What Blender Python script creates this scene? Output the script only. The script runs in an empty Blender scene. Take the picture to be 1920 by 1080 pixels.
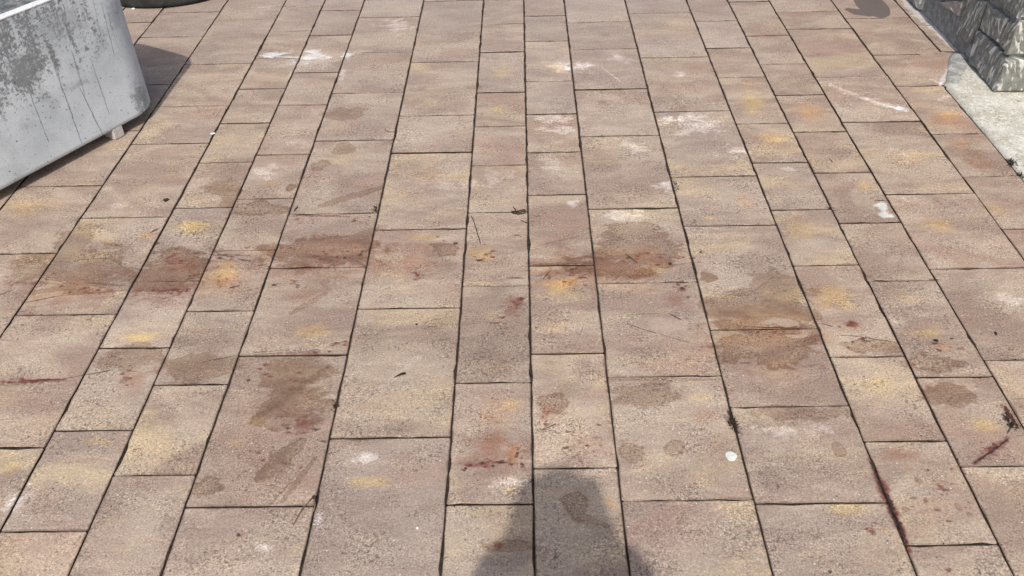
import bpy, bmesh, math, random
from mathutils import Vector, Matrix
import numpy as np

# ------------------------------------------------------------------ camera, world, sun, exposure
FOC, PITCH, YAW, ROLL, CAMH, CAMX = 1672.77, 0.674076, -0.020152, -0.027564, 1.65348, -0.009942
SUN_EL, SUN_AZ = math.radians(50.5), math.radians(2.0)      # light travels towards +Y, a hair towards +X
SUN_POWER, SKY_STRENGTH, EXPOSURE = 3.4, 0.14, -0.10

scene = bpy.context.scene
C = scene.collection
_f = Vector((math.cos(PITCH)*math.sin(YAW), math.cos(PITCH)*math.cos(YAW), -math.sin(PITCH)))
_r = Vector((math.cos(YAW), -math.sin(YAW), 0)); _u = _r.cross(_f)
CR = _r*math.cos(ROLL) + _u*math.sin(ROLL); CU = -_r*math.sin(ROLL) + _u*math.cos(ROLL); CF = _f
cam = bpy.data.cameras.new('camera'); cam.sensor_width = 36; cam.lens = 36*FOC/1920
cam.clip_start = 0.02; cam.clip_end = 2000
camo = bpy.data.objects.new('camera', cam); C.objects.link(camo)
M = Matrix.Identity(4)
for i in range(3):
    M[i][0] = CR[i]; M[i][1] = CU[i]; M[i][2] = -CF[i]
M[0][3], M[1][3], M[2][3] = CAMX, 0, CAMH
camo.matrix_world = M
scene.camera = camo

w = bpy.data.worlds.new('World'); scene.world = w; w.use_nodes = True
nt = w.node_tree; bg = nt.nodes['Background']
sky = nt.nodes.new('ShaderNodeTexSky'); sky.sky_type = 'NISHITA'; sky.sun_disc = False
sky.sun_elevation = SUN_EL; sky.sun_rotation = math.pi + SUN_AZ
sky.air_density = 1.0; sky.dust_density = 4.0; sky.ozone_density = 1.0
nt.links.new(sky.outputs[0], bg.inputs[0]); bg.inputs[1].default_value = SKY_STRENGTH
sl = bpy.data.lights.new('sun', 'SUN'); sl.energy = SUN_POWER; sl.angle = math.radians(0.8); sl.color = (1.0, 0.95, 0.88)
so = bpy.data.objects.new('sun', sl); C.objects.link(so)
sd = Vector((math.sin(SUN_AZ)*math.cos(SUN_EL), math.cos(SUN_AZ)*math.cos(SUN_EL), -math.sin(SUN_EL)))
so.rotation_euler = sd.to_track_quat('-Z', 'Y').to_euler(); so.location = (0, -3, 5)
vs = scene.view_settings; vs.view_transform = 'Standard'; vs.look = 'None'; vs.exposure = EXPOSURE; vs.gamma = 1
vs.use_curve_mapping = False

# ------------------------------------------------------------------ pixel -> ground helpers (1920x1080 px)
def gp(x, y, z=0.0):
    d = CR*(x-960) - CU*(y-540) + CF*FOC
    t = -(CAMH-z)/d.z
    return Vector((CAMX + d.x*t, d.y*t, z))
def gscale(x, y):
    a = gp(x+1, y)-gp(x-1, y); b = gp(x, y-1)-gp(x, y+1)
    return a.x/2, b.y/2
def onplane(x, y, p0, n):
    d = CR*(x-960) - CU*(y-540) + CF*FOC
    o = Vector((CAMX, 0, CAMH)); t = (Vector(p0)-o).dot(n)/d.dot(n)
    return o + d*t

rnd = random.Random(7)

# ------------------------------------------------------------------ object helpers
def tag(o, label=None, cat=None, group=None, kind=None):
    if label: o['label'] = label
    if cat: o['category'] = cat
    if group: o['group'] = group
    if kind: o['kind'] = kind
    return o
def mesh_obj(name, verts, faces, mat=None, parent=None, smooth=False):
    me = bpy.data.meshes.new(name); me.from_pydata([tuple(v) for v in verts], [], faces); me.update()
    if smooth:
        for p in me.polygons: p.use_smooth = True
    if mat: me.materials.append(mat)
    o = bpy.data.objects.new(name, me); C.objects.link(o)
    if parent: o.parent = parent
    return o
def bm_obj(name, bm, mat=None, parent=None, smooth=False):
    me = bpy.data.meshes.new(name); bm.normal_update(); bm.to_mesh(me); bm.free()
    if smooth:
        for p in me.polygons: p.use_smooth = True
    if mat: me.materials.append(mat)
    o = bpy.data.objects.new(name, me); C.objects.link(o)
    if parent: o.parent = parent
    return o
def empty(name, loc=(0, 0, 0), rz=0):
    o = bpy.data.objects.new(name, None); C.objects.link(o); o.location = loc; o.rotation_euler = (0, 0, rz)
    o.empty_display_size = 0.1
    return o

# ------------------------------------------------------------------ node helpers
class NB:
    def __init__(s, tree): s.t = tree; s.n = tree.nodes; s.l = tree.links
    def new(s, typ, **kw):
        n = s.n.new(typ)
        for k, v in kw.items(): setattr(n, k, v)
        return n
    def set(s, sock, v):
        if v is None: return
        if isinstance(v, bpy.types.NodeSocket): s.l.new(v, sock)
        else: sock.default_value = v
    def math(s, op, a, b=None, c=None, clamp=False):
        n = s.new('ShaderNodeMath', operation=op, use_clamp=clamp)
        s.set(n.inputs[0], a); s.set(n.inputs[1], b); s.set(n.inputs[2], c)
        return n.outputs[0]
    def vec(s, op, a, b=None, scale=None):
        n = s.new('ShaderNodeVectorMath', operation=op)
        s.set(n.inputs[0], a); s.set(n.inputs[1], b)
        if scale is not None: s.set(n.inputs['Scale'], scale)
        return n.outputs[1] if op in ('DOT_PRODUCT', 'LENGTH', 'DISTANCE') else n.outputs[0]
    def noise(s, vec, scale, detail=2, rough=0.5, dim='3D', w=None, out=0, dist=0.0):
        n = s.new('ShaderNodeTexNoise', noise_dimensions=dim)
        s.set(n.inputs['Vector'], vec); n.inputs['Scale'].default_value = scale
        n.inputs['Detail'].default_value = detail; n.inputs['Roughness'].default_value = rough
        n.inputs['Distortion'].default_value = dist
        if w is not None: s.set(n.inputs['W'], w)
        return n.outputs[out]
    def ramp(s, v, a, b, lo=0.0, hi=1.0, smooth=True):
        n = s.new('ShaderNodeMapRange', interpolation_type='SMOOTHSTEP' if smooth else 'LINEAR')
        s.set(n.inputs[0], v)
        for i, q in enumerate((a, b, lo, hi)): s.set(n.inputs[1+i], q)
        return n.outputs[0]
    def mix(s, f, a, b, mode='MIX'):
        n = s.new('ShaderNodeMix', data_type='RGBA', blend_type=mode)
        s.set(n.inputs[0], f); s.set(n.inputs[6], a); s.set(n.inputs[7], b)
        return n.outputs[2]
    def sep(s, v):
        n = s.new('ShaderNodeSeparateXYZ'); s.set(n.inputs[0], v); return n.outputs
    def comb(s, x, y, z=0.0):
        n = s.new('ShaderNodeCombineXYZ'); s.set(n.inputs[0], x); s.set(n.inputs[1], y); s.set(n.inputs[2], z)
        return n.outputs[0]
def group(name, ins, outs):
    g = bpy.data.node_groups.new(name, 'ShaderNodeTree')
    for nm, ty in ins: g.interface.new_socket(name=nm, in_out='INPUT', socket_type='NodeSocket'+ty)
    for nm, ty in outs: g.interface.new_socket(name=nm, in_out='OUTPUT', socket_type='NodeSocket'+ty)
    b = NB(g); gi = b.new('NodeGroupInput'); go = b.new('NodeGroupOutput')
    return b, gi.outputs, go.inputs, g
def material(name):
    m = bpy.data.materials.new(name); m.use_nodes = True
    b = NB(m.node_tree); p = b.n['Principled BSDF']
    return m, b, p
def col(*c): return (c[0], c[1], c[2], 1.0)

# masks for stains and other marks: an ellipse and a capsule with uneven, grainy edges
b, I, O, G_ELL = group('mark_ellipse', [('P', 'Vector'), ('N', 'Vector'), ('C', 'Vector'), ('cs', 'Float'), ('sn', 'Float'),
    ('irx', 'Float'), ('iry', 'Float'), ('warp', 'Float'), ('soft', 'Float'), ('alpha', 'Float'), ('tex', 'Float'), ('T', 'Float'), ('Q', 'Float'), ('edge', 'Float')], [('Fac', 'Float')])
q = b.vec('SUBTRACT', b.vec('ADD', I['P'], b.vec('SCALE', I['N'], scale=I['warp'])), I['C'])
sx, sy, _ = b.sep(q)
xx = b.math('MULTIPLY', b.math('ADD', b.math('MULTIPLY', sx, I['cs']), b.math('MULTIPLY', sy, I['sn'])), I['irx'])
yy = b.math('MULTIPLY', b.math('SUBTRACT', b.math('MULTIPLY', sy, I['cs']), b.math('MULTIPLY', sx, I['sn'])), I['iry'])
d = b.math('SQRT', b.math('ADD', b.math('MULTIPLY', xx, xx), b.math('MULTIPLY', yy, yy)))
d = b.math('ADD', d, b.math('MULTIPLY', I['Q'], I['edge']))
m_ = b.ramp(d, 1.0, b.math('SUBTRACT', 1.0, I['soft']))
f = b.math('SUBTRACT', m_, b.math('MULTIPLY', I['tex'], b.math('SUBTRACT', 1.0, I['T'])), clamp=True)
b.l.new(b.math('MULTIPLY', f, I['alpha'], clamp=True), O['Fac'])

b, I, O, G_CAP = group('mark_streak', [('P', 'Vector'), ('N', 'Vector'), ('A', 'Vector'), ('BA', 'Vector'), ('il2', 'Float'),
    ('ir', 'Float'), ('warp', 'Float'), ('soft', 'Float'), ('alpha', 'Float'), ('tex', 'Float'), ('T', 'Float'), ('Q', 'Float'), ('edge', 'Float')], [('Fac', 'Float')])
q = b.vec('SUBTRACT', b.vec('ADD', I['P'], b.vec('SCALE', I['N'], scale=I['warp'])), I['A'])
q = b.comb(*b.sep(q)[:2])
h = b.math('MULTIPLY', b.vec('DOT_PRODUCT', q, I['BA']), I['il2'], clamp=True)
d = b.math('MULTIPLY', b.vec('LENGTH', b.vec('SUBTRACT', q, b.vec('SCALE', I['BA'], scale=h))), I['ir'])
# taper towards both ends
tp = b.math('ADD', 1.0, b.math('MULTIPLY', b.math('POWER', b.math('ABSOLUTE', b.math('SUBTRACT', b.math('MULTIPLY', h, 2.0), 1.0)), 2.0), 0.9))
m_ = b.ramp(b.math('ADD', b.math('MULTIPLY', d, tp), b.math('MULTIPLY', I['Q'], I['edge'])), 1.0, b.math('SUBTRACT', 1.0, I['soft']))
f = b.math('SUBTRACT', m_, b.math('MULTIPLY', I['tex'], b.math('SUBTRACT', 1.0, I['T'])), clamp=True)
b.l.new(b.math('MULTIPLY', f, I['alpha'], clamp=True), O['Fac'])

# coloured, cloudy through-dyed concrete of the pavers; position in metres
b, I, O, G_PAVE = group('paver_concrete', [('P', 'Vector'), ('Seed', 'Float'), ('Yellow', 'Float'), ('Red', 'Float'), ('Tone', 'Float'), ('Grey', 'Float'), ('Wear', 'Float')],
                        [('Color', 'Color'), ('N', 'Vector'), ('Tg', 'Float'), ('Tp', 'Float'), ('Q1', 'Float'), ('Q2', 'Float'), ('Height', 'Float')])
P = I['P']; off = b.comb(b.math('MULTIPLY', I['Seed'], 3.17), b.math('MULTIPLY', I['Seed'], 7.31), I['Seed'])
Ps = b.vec('ADD', P, off)
st = b.vec('MULTIPLY', Ps, (0.5, 1.0, 1.0))
n_big = b.noise(st, 6.0, 5, 0.62, dist=0.7)
n_str = b.noise(b.vec('MULTIPLY', Ps, (0.30, 1.0, 1.0)), 42.0, 5, 0.68, dist=0.5)
n_yel = b.noise(b.vec('ADD', st, (11.3, 4.1, 2.0)), 6.0, 5, 0.66, dist=0.6)
n_red = b.noise(b.vec('ADD', st, (31.3, 14.1, 7.0)), 5.0, 5, 0.66, dist=0.6)
n_g1 = b.noise(P, 230.0, 3, 0.7)
n_g2 = b.noise(P, 95.0, 4, 0.7)
n_pat = b.noise(b.vec('MULTIPLY', Ps, (0.55, 1.0, 1.0)), 34.0, 7, 0.72, dist=1.0)
base = b.mix(b.ramp(n_big, 0.36, 0.64), col(0.298, 0.219, 0.172), col(0.438, 0.349, 0.270))
base = b.mix(b.math('MULTIPLY', I['Grey'], 0.6), base, col(0.352, 0.299, 0.270))
gr_ = b.ramp(n_g2, 0.38, 0.62)
ym = b.math('MULTIPLY', b.ramp(b.math('ADD', n_yel, b.math('MULTIPLY', gr_, 0.05)), 0.50, 0.70), I['Yellow'])
base = b.mix(ym, base, col(0.55, 0.43, 0.265))
rm = b.math('MULTIPLY', b.ramp(b.math('ADD', n_red, b.math('MULTIPLY', gr_, 0.05)), 0.50, 0.70), I['Red'])
base = b.mix(rm, base, col(0.34, 0.215, 0.165))
stv = b.ramp(n_str, 0.25, 0.75, 0.86, 1.12, False)
base = b.mix(1.0, base, b.comb(stv, stv, stv), 'MULTIPLY')
base = b.mix(b.math('MULTIPLY', b.ramp(n_pat, 0.60, 0.76), 0.40), base, col(0.62, 0.55, 0.48))
wear = b.ramp(b.noise(b.vec('ADD', Ps, (3.0, 9.0, 1.0)), 9.0, 5, 0.65), 0.38, 0.66)
g1 = b.math('MULTIPLY', b.ramp(n_g1, 0.32, 0.68, 0.40, 1.56, False), b.ramp(b.noise(P, 125.0, 3, 0.65), 0.30, 0.70, 0.76, 1.22, False))
base = b.mix(b.math('ADD', 0.5, b.math('MULTIPLY', wear, 0.55), clamp=True), base, b.comb(g1, g1, g1), 'MULTIPLY')
# dark aggregate showing through, denser in worn clouds
lim = b.math('ADD', 0.37, b.math('MULTIPLY', wear, 0.125))
dark = b.ramp(n_g2, lim, b.math('SUBTRACT', lim, 0.10))
base = b.mix(b.math('MULTIPLY', dark, b.math('MULTIPLY', I['Wear'], 0.74)), base, col(0.115, 0.085, 0.065))
vo = b.new('ShaderNodeTexVoronoi', feature='F1'); b.set(vo.inputs['Vector'], Ps); vo.inputs['Scale'].default_value = 80.0
spot = b.math('MULTIPLY', b.ramp(b.math('ADD', vo.outputs['Distance'], b.math('MULTIPLY', b.math('SUBTRACT', n_g1, 0.5), 0.5)), 0.24, 0.10), b.ramp(b.sep(vo.outputs['Color'])[0], 0.86, 0.92))
base = b.mix(b.math('MULTIPLY', spot, 0.75), base, col(0.08, 0.06, 0.05))
spw = b.math('MULTIPLY', b.ramp(vo.outputs['Distance'], 0.22, 0.08), b.ramp(b.sep(vo.outputs['Color'])[1], 0.90, 0.95))
base = b.mix(b.math('MULTIPLY', spw, 0.8), base, col(0.74, 0.70, 0.64))
tn = I['Tone']
base = b.mix(1.0, base, b.comb(tn, tn, tn), 'MULTIPLY')
b.l.new(base, O['Color'])
nv = b.vec('SUBTRACT', b.noise(P, 14.0, 6, 0.62, out=1), (0.5, 0.5, 0.5))
b.l.new(nv, O['N'])
b.l.new(b.ramp(b.math('ADD', b.math('MULTIPLY', n_g1, 0.55), b.math('MULTIPLY', n_g2, 0.45)), 0.38, 0.60, 0, 1, False), O['Tg'])
b.l.new(b.ramp(n_pat, 0.36, 0.66, 0, 1, False), O['Tp'])
q1 = b.noise(b.vec('MULTIPLY', P, (0.75, 1.0, 1.0)), 19.0, 7, 0.66, dist=0.6)
q2 = b.noise(b.vec('MULTIPLY', P, (0.75, 1.0, 1.0)), 75.0, 4, 0.66)
b.l.new(b.ramp(q1, 0.25, 0.75, -1, 1, False), O['Q1']); b.l.new(b.ramp(q2, 0.25, 0.75, -1, 1, False), O['Q2'])
hh = b.math('ADD', b.math('MULTIPLY', n_g1, 0.5), b.math('ADD', b.math('MULTIPLY', n_g2, 0.8), b.math('MULTIPLY', n_str, 0.4)))
b.l.new(hh, O['Height'])

# ------------------------------------------------------------------ stains and other marks on the paving, in photo pixels turned to ground metres
#        kind: (mode, colour, texture kind, tex amount, warp m, softness)
KINDS = {   # mode, colour, texture, tex amount, warp m, softness, ragged edge
 'Y': ('MULTIPLY', (1.36, 1.26, 0.84), 'Tp', 0.30, 0.05, 1.0, .40),
 'O': ('MULTIPLY', (1.18, 0.90, 0.64), 'Tg', 0.40, 0.05, 1.0, .45),
 'R': ('MULTIPLY', (0.76, 0.47, 0.37), 'Tg', 0.40, 0.06, 1.0, .50),
 'W': ('MULTIPLY', (0.60, 0.505, 0.415), 'Tg', 0.58, 0.05, 0.60, .50),
 'V': ('MULTIPLY', (0.60, 0.505, 0.415), 'Tg', 0.60, 0.06, 1.0, .45),
 'H': ('MIX', (0.135, 0.112, 0.105), 'Tg', 0.10, 0.006, 0.05, 0.03),  # even dark patch with a hard edge, far right of the paving
 'D': ('MULTIPLY', (0.36, 0.33, 0.29), 'Tg', 0.70, 0.06, 1.0, .45),
 'B': ('MIX', (0.140, 0.030, 0.024), 'Tg', 0.38, 0.03, 0.9, .7),
 'K': ('MIX', (0.030, 0.016, 0.014), 'Tg', 0.30, 0.014, 0.7, .6),
 'S': ('MULTIPLY', (1.95, 2.18, 2.48), 'Tp', 0.62, 0.05, 0.95, .9),
 'P': ('MIX', (0.70, 0.705, 0.68), 'Tp', 0.52, 0.04, 0.7, .8),
 'G': ('MULTIPLY', (1.30, 1.40, 1.52), 'Tp', 0.45, 0.04, 0.9, .7),
 'L': ('MIX', (0.475, 0.375, 0.315), 'Tg', 0.30, 0.05, 0.50, .8),
 'C': ('MIX', (0.60, 0.59, 0.57), 'Tp', 0.35, 0.03, 0.8, .6),
}
E_ = [  # kind, x, y, rx, ry, alpha (px)
 ('R',620,480,270,75,.65),('R',330,520,170,70,.6),('R',1130,500,250,60,.65),('R',1450,620,230,80,.6),('R',930,850,100,80,.6),('R',130,540,170,70,.6),('V',600,470,180,45,0.56),('V',1150,500,160,40,0.48),('V',300,520,150,50,0.56),('V',560,760,110,70,0.48),('V',1420,600,150,60,0.56),('D',380,500,140,60,.3),('D',1080,500,150,50,.3),('D',600,520,160,60,.3),('D',690,640,120,70,.22),('R',540,740,130,80,.35),('D',1000,680,160,60,.2),
 ('W',150,500,95,48,.55),('W',330,500,75,38,.5),('W',620,470,95,30,.5),('W',1200,470,95,46,.5),('W',1420,575,110,40,.5),('B',905,868,70,20,.5),('B',330,488,50,14,.45),('B',1230,484,70,16,.4),('B',60,716,80,9,.5),
 ('W',645,213,46,13,.9),('W',643,278,24,13,.9),('W',600,308,24,10,.5),('D',645,340,50,14,.45),('W',420,352,42,15,.95),('W',430,378,18,18,.85),
 ('W',480,390,60,16,.5),('R',340,498,75,42,.8),('R',300,545,60,16,.7),('W',130,460,36,46,.7),('V',60,500,70,40,0.64),('O',275,442,26,12,.8),('Y',45,385,70,22,.6),
 ('D',75,420,32,9,.6),('Y',362,425,52,22,.85),('Y',425,510,48,34,.75),('O',435,530,40,26,.5),('D',438,540,14,6,.7),('Y',258,632,66,15,1.0),
 ('W',255,672,62,28,.85),('R',245,715,42,32,.75),('B',232,712,12,10,.6),('D',215,690,20,14,.5),('W',370,686,74,32,.9),('W',555,702,78,36,.95),
 ('B',565,800,32,22,.65),('Y',480,790,42,26,.5),('W',390,910,36,20,.5),('R',560,555,80,24,.5),('Y',590,622,66,22,.75),('O',548,528,16,8,.6),('B',553,530,7,5,.7),
 ('R',780,490,95,52,.7),('Y',795,445,46,12,.7),('B',783,518,7,10,.9),('W',835,470,34,18,.45),('D',840,500,30,20,.4),('D',700,650,66,60,.38),('D',820,640,50,70,.25),
 ('Y',900,475,46,26,.85),('O',915,480,22,14,.5),('R',960,575,28,32,.75),('B',975,562,13,9,.75),('B',968,592,10,5,.5),('Y',925,590,40,20,.3),('D',915,650,52,42,.42),('Y',925,690,60,14,.4),
 ('O',930,770,56,44,.5),('Y',960,760,36,26,.45),('R',925,835,80,46,.85),('B',895,873,48,13,.9),('O',965,845,28,34,.8),('S',955,905,42,18,.6),('Y',958,918,32,12,.6),
 ('K',873,878,5,4,1),('K',905,868,7,4,1),('K',925,874,6,4,.9),('K',970,850,5,5,.9),('K',978,870,6,4,.9),('K',890,890,5,3,.8),
 ('D',1040,455,44,12,.55),('R',1050,508,54,14,.8),('Y',1050,535,54,26,.85),('O',1060,525,50,22,.55),('D',1075,540,36,18,.5),('Y',1040,612,46,24,.35),('D',1060,728,64,34,.62),
 ('R',1030,772,36,26,.75),('O',1085,822,54,26,.45),('L',1102,772,26,20,.5),('W',1035,760,32,22,.45),('O',1145,945,16,20,.7),('W',1080,950,28,34,.45),
 ('B',938,1022,17,10,.85),('W',955,1022,52,15,.7),('D',1095,860,20,10,.4),
 ('W',1190,432,66,20,.6),('R',1200,482,88,40,.75),('Y',1225,508,66,20,.55),('O',1275,480,26,16,.5),('K',1255,495,6,4,.9),('K',1136,500,4,3,.9),('B',1190,490,16,8,.5),
 ('B',1278,545,13,9,.85),('R',1265,560,40,22,.6),('L',1250,610,52,16,.5),('D',1220,652,66,26,.45),('W',1205,738,70,24,.75),('Y',1310,745,38,12,.5),('R',1320,780,56,22,.45),
 ('W',1180,845,28,26,.75),('W',1265,838,22,16,.6),('D',1240,880,60,30,.25),('Y',1330,410,22,9,.7),('O',1395,375,34,26,.45),('K',1315,473,5,4,1),('W',1465,548,62,46,.95),
 ('W',1345,575,36,24,.75),('L',1460,602,46,11,.6),('W',1440,650,115,40,.55),('R',1440,690,110,70,.35),('W',1490,775,112,15,.85),('S',1485,812,86,13,.55),('W',1570,842,15,13,.7),
 ('Y',1592,955,66,22,.7),('O',1655,992,22,12,.6),('B',1637,997,12,10,.7),('K',1556,1073,5,7,.9),('D',1446,940,10,22,.5),('K',1459,912,4,6,.6),
 ('Y',1565,560,62,42,.75),('B',1595,607,19,11,.95),('O',1590,612,34,16,.6),('W',1635,648,58,14,.75),('D',1635,610,8,10,.6),('Y',1645,722,52,32,.5),('R',1690,850,76,24,.6),('D',1690,885,38,26,.45),
 ('B',1763,911,11,7,.85),('B',1737,941,10,9,.85),('W',1721,901,8,8,.9),('K',1740,881,4,3,.9),('W',1697,955,9,7,.7),('W',1797,950,7,8,.7),('W',1817,964,6,5,.7),('B',1777,1068,10,8,.95),
 ('O',1768,652,28,18,.7),('Y',1740,625,60,26,.65),('W',1742,682,66,20,.5),('S',1680,605,18,10,.6),('Y',1700,560,50,20,.3),('Y',1852,798,46,26,.75),('W',1780,740,60,26,.3),
 ('P',1657,394,22,20,1.0),('Y',1622,348,34,16,.6),('Y',1500,430,46,32,.6),('Y',1762,422,46,24,.7),('O',1705,298,70,22,.45),('Y',1412,192,38,34,.85),('O',1402,158,34,10,.7),
 ('D',1395,150,24,6,.6),('Y',1442,258,44,18,.85),('O',1522,212,50,26,.7),('Y',1510,205,36,16,.5),('O',1772,222,66,26,.75),('Y',1780,215,30,10,.5),('O',1800,268,56,16,.8),('R',1835,300,56,26,.7),
 ('P',1690,203,18,9,.7),('S',1305,232,66,28,.85),('S',1378,286,34,16,1.0),('S',1250,225,30,14,.6),('S',1243,348,26,17,1.0),('S',1080,382,20,15,1.1),('S',1172,405,56,13,.75),('S',1190,275,30,14,.6),
 ('S',1040,232,42,24,.75),('S',1050,125,30,14,.55),('S',1095,125,30,13,.8),('S',1165,110,30,8,.6),('S',1275,138,24,8,.6),('S',745,48,32,16,.75),('S',925,330,40,24,.4),('S',1030,310,40,22,.4),
 ('P',512,101,34,8,.95),('P',590,106,42,12,.8),('P',650,104,14,10,1.0),('G',560,112,110,20,.5),('G',545,125,40,16,.4),('P',545,141,4,10,.6),('S',640,140,10,14,.7),
 ('S',690,857,46,15,1.0),('Y',690,902,66,20,.75),('S',598,975,11,24,.9),('S',495,1025,36,18,.55),('S',22,932,22,40,.7),('Y',180,826,60,14,.5),('Y',20,880,30,22,.5),('S',30,950,30,40,.5),
 ('K',447,1003,5,5,1),('R',447,1003,14,12,.5),('D',1035,190,26,10,.5),('D',1130,192,26,13,.6),('D',1135,65,14,5,.6),('D',1120,78,14,5,.6),('K',310,377,9,4,1),
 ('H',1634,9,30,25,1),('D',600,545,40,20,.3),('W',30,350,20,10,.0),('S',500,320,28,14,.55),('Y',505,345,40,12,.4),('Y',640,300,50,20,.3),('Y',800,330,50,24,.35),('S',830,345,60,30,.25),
 ('Y',640,238,50,10,.3),('D',790,165,18,8,.5),('W',890,163,20,4,.7),('S',570,265,30,10,.3),('Y',940,135,36,24,.45),('Y',935,205,32,20,.5),('Y',1045,130,30,14,.4),('D',1000,385,6,4,.5),
 ('S',1710,372,18,8,.7),('S',1890,560,34,26,.45),('S',1690,290,40,16,.3),('D',1460,345,12,4,.6),('S',1480,318,20,6,.6),('S',215,385,34,8,.5),('S',1770,182,26,6,.7),('G',1700,115,26,9,.6),
 ('Y',45,400,36,10,.4),('W',100,480,26,10,.4),('W',545,350,14,10,.3),('R',300,690,30,20,.4),('Y',1870,395,40,18,.5),('Y',300,860,40,30,.25),('Y',450,830,30,18,.3),('W',1330,520,20,12,.25),
]
K_ = [  # kind, x1, y1, x2, y2, half width px, alpha
 ('W',530,488,695,480,20,.85),('W',640,468,702,428,20,.8),('W',600,385,715,352,13,.75),('D',560,482,690,482,16,.6),('B',556,404,655,406,5,.75),('K',552,403,600,402,3,.8),('K',610,401,700,400,2,.6),
 ('B',312,484,336,474,6,.8),('B',285,546,355,541,5,.75),('K',300,545,352,543,2.2,.6),('D',340,528,372,515,4,.9),('K',355,518,374,513,2.5,.9),('K',320,495,340,494,2,.6),
 ('W',60,548,235,520,14,.7),('K',42,568,120,553,2,.75),('B',125,553,240,545,5,.6),('K',138,488,215,484,2,.7),('D',160,530,240,537,6,.8),('B',0,553,20,545,4,.8),('K',100,445,118,425,2,.5),('K',282,437,299,428,3,1),
 ('K',408,477,440,482,3,.8),('K',432,478,470,480,2,.7),('K',448,486,470,490,3,.8),('K',478,500,500,495,3,.7),('K',430,540,444,537,3,.9),
 ('B',0,717,125,713,9,.85),('K',55,714,122,711,3,.8),('D',0,722,60,722,12,.6),('D',125,710,210,693,3.5,1),('K',165,703,205,695,2,.8),('K',380,679,450,664,2,.85),('D',300,716,400,722,4,.8),
 ('W',600,690,480,790,32,.8),('D',610,690,470,790,26,.6),('W',565,830,490,895,26,.7),('D',560,820,480,900,22,.5),('W',592,858,530,940,8,.75),('W',545,905,505,950,3,.5),
 ('W',545,588,612,550,8,.5),('K',620,645,650,641,2,.9),('B',480,665,600,660,5,.6),('K',480,661,545,656,2,.6),('K',580,658,596,656,2,.8),('B',640,642,660,640,8,.5),
 ('G',640,790,790,670,7,.35),('G',700,740,770,680,9,.3),('W',648,785,735,712,2,.6),('G',735,690,790,668,9,.4),
 ('K',950,521,985,521,2.5,.9),('K',962,442,975,440,2.5,.7),('W',1000,496,1112,490,5,1.0),('D',1005,497,1112,492,4,.9),('K',1018,522,1034,504,2.2,.9),('K',1005,519,1018,514,2,.7),('D',1010,460,1095,440,5,.5),
 ('B',1015,806,1040,797,5,.95),('K',1020,805,1038,798,2,.9),('D',1090,575,1110,585,5,.5),('W',1078,962,1140,986,9,.6),('K',1172,476,1194,492,2.2,.9),('D',1140,480,1250,476,6,.6),
 ('K',1176,607,1230,625,2.2,.95),('D',1230,625,1300,645,3,.9),('K',1253,588,1277,600,2,.95),('D',1175,590,1240,588,3,.7),('W',1335,588,1530,590,38,.95),('K',1395,612,1532,616,2.2,.95),
 ('D',1320,550,1400,555,2,.9),('D',1400,555,1470,505,3,.6),('B',1460,625,1490,628,3,.6),('K',1540,607,1562,612,2.2,1),('K',1576,628,1620,632,2,.8),('K',1615,632,1678,641,2,.9),('W',1580,645,1685,655,16,.5),
 ('B',1828,868,1890,822,13,.75),('K',1828,868,1889,824,3.5,1),('K',1885,762,1908,802,5,1),('B',1880,760,1915,800,12,.6),('K',1893,800,1893,795,6,1),('K',1888,812,1902,786,3,1),('B',1632,862,1706,1032,17,1.0),('B',1648,905,1690,995,12,1.0),('K',1634,868,1700,1018,7,1.0),
 ('K',1366,772,1384,812,6,1),('D',1360,780,1390,815,14,.9),('S',1558,160,1625,188,14,.5),('S',1620,186,1692,204,20,.7),('S',1570,165,1690,208,5,.3),('S',1130,128,1168,156,3,.7),('S',1170,168,1190,188,3,.6),
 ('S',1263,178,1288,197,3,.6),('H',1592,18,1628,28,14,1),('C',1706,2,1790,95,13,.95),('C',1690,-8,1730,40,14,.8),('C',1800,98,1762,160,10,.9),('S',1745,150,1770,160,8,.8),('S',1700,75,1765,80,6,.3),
 ('S',275,42,330,28,2,.6),('S',480,15,530,8,3,.6),('P',487,104,600,108,4,.6),('K',732,245,742,248,2,.0),('S',0,490,70,478,2,.6),('K',1557,398,1567,394,2,.9),('K',1743,524,1764,525,2.5,.9),('B',1600,500,1650,530,8,.35),
 ('O',690,90,720,80,6,.3),('W',1140,712,1350,712,5,.5),('D',450,745,445,780,4,.3),('K',1895,749,1920,748,1.5,.7),('R',1800,700,1900,740,20,.3),
]
# splatter of burst berries: small dark drops scattered round each cluster (x, y, spread x, spread y, count)
rsp = random.Random(33)
for cx, cy, sx_, sy_, n_ in ((905,872,45,14,16),(968,850,18,22,9),(972,565,14,12,9),(945,590,30,20,6),(783,515,10,10,5),(830,480,40,22,7),(325,485,40,20,10),(300,545,60,8,8),(165,545,70,12,9),(550,530,25,10,6),
        (560,800,32,22,14),(232,708,22,18,9),(60,715,60,6,9),(1278,545,16,10,7),(1595,607,16,9,9),(1235,485,50,18,10),(1180,488,30,12,7),(1768,650,26,14,8),(1035,800,25,10,6),(912,478,14,10,8),(1060,520,45,16,12),
        (435,520,40,34,10),(410,480,40,8,6),(1640,640,40,12,5),(1640,990,25,18,6),(1760,930,40,30,10),(1850,845,30,14,7),(1460,620,60,8,8),(630,410,60,6,7),(600,480,70,14,12),(1100,830,40,24,6),(640,650,30,10,6),(520,700,60,26,12),(500,870,50,30,10)):
    for _ in range(int(n_*1.4)):
        r_ = rsp.uniform(1.5, 4.2)*(1+cy/1500)
        E_.append((rsp.choice('KBBBB'), cx+rsp.gauss(0, sx_*.6), cy+rsp.gauss(0, sy_*.6), r_*rsp.uniform(1.0, 2.2), r_*.7, rsp.uniform(.55, 1.0)))
MARKS = []
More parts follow.
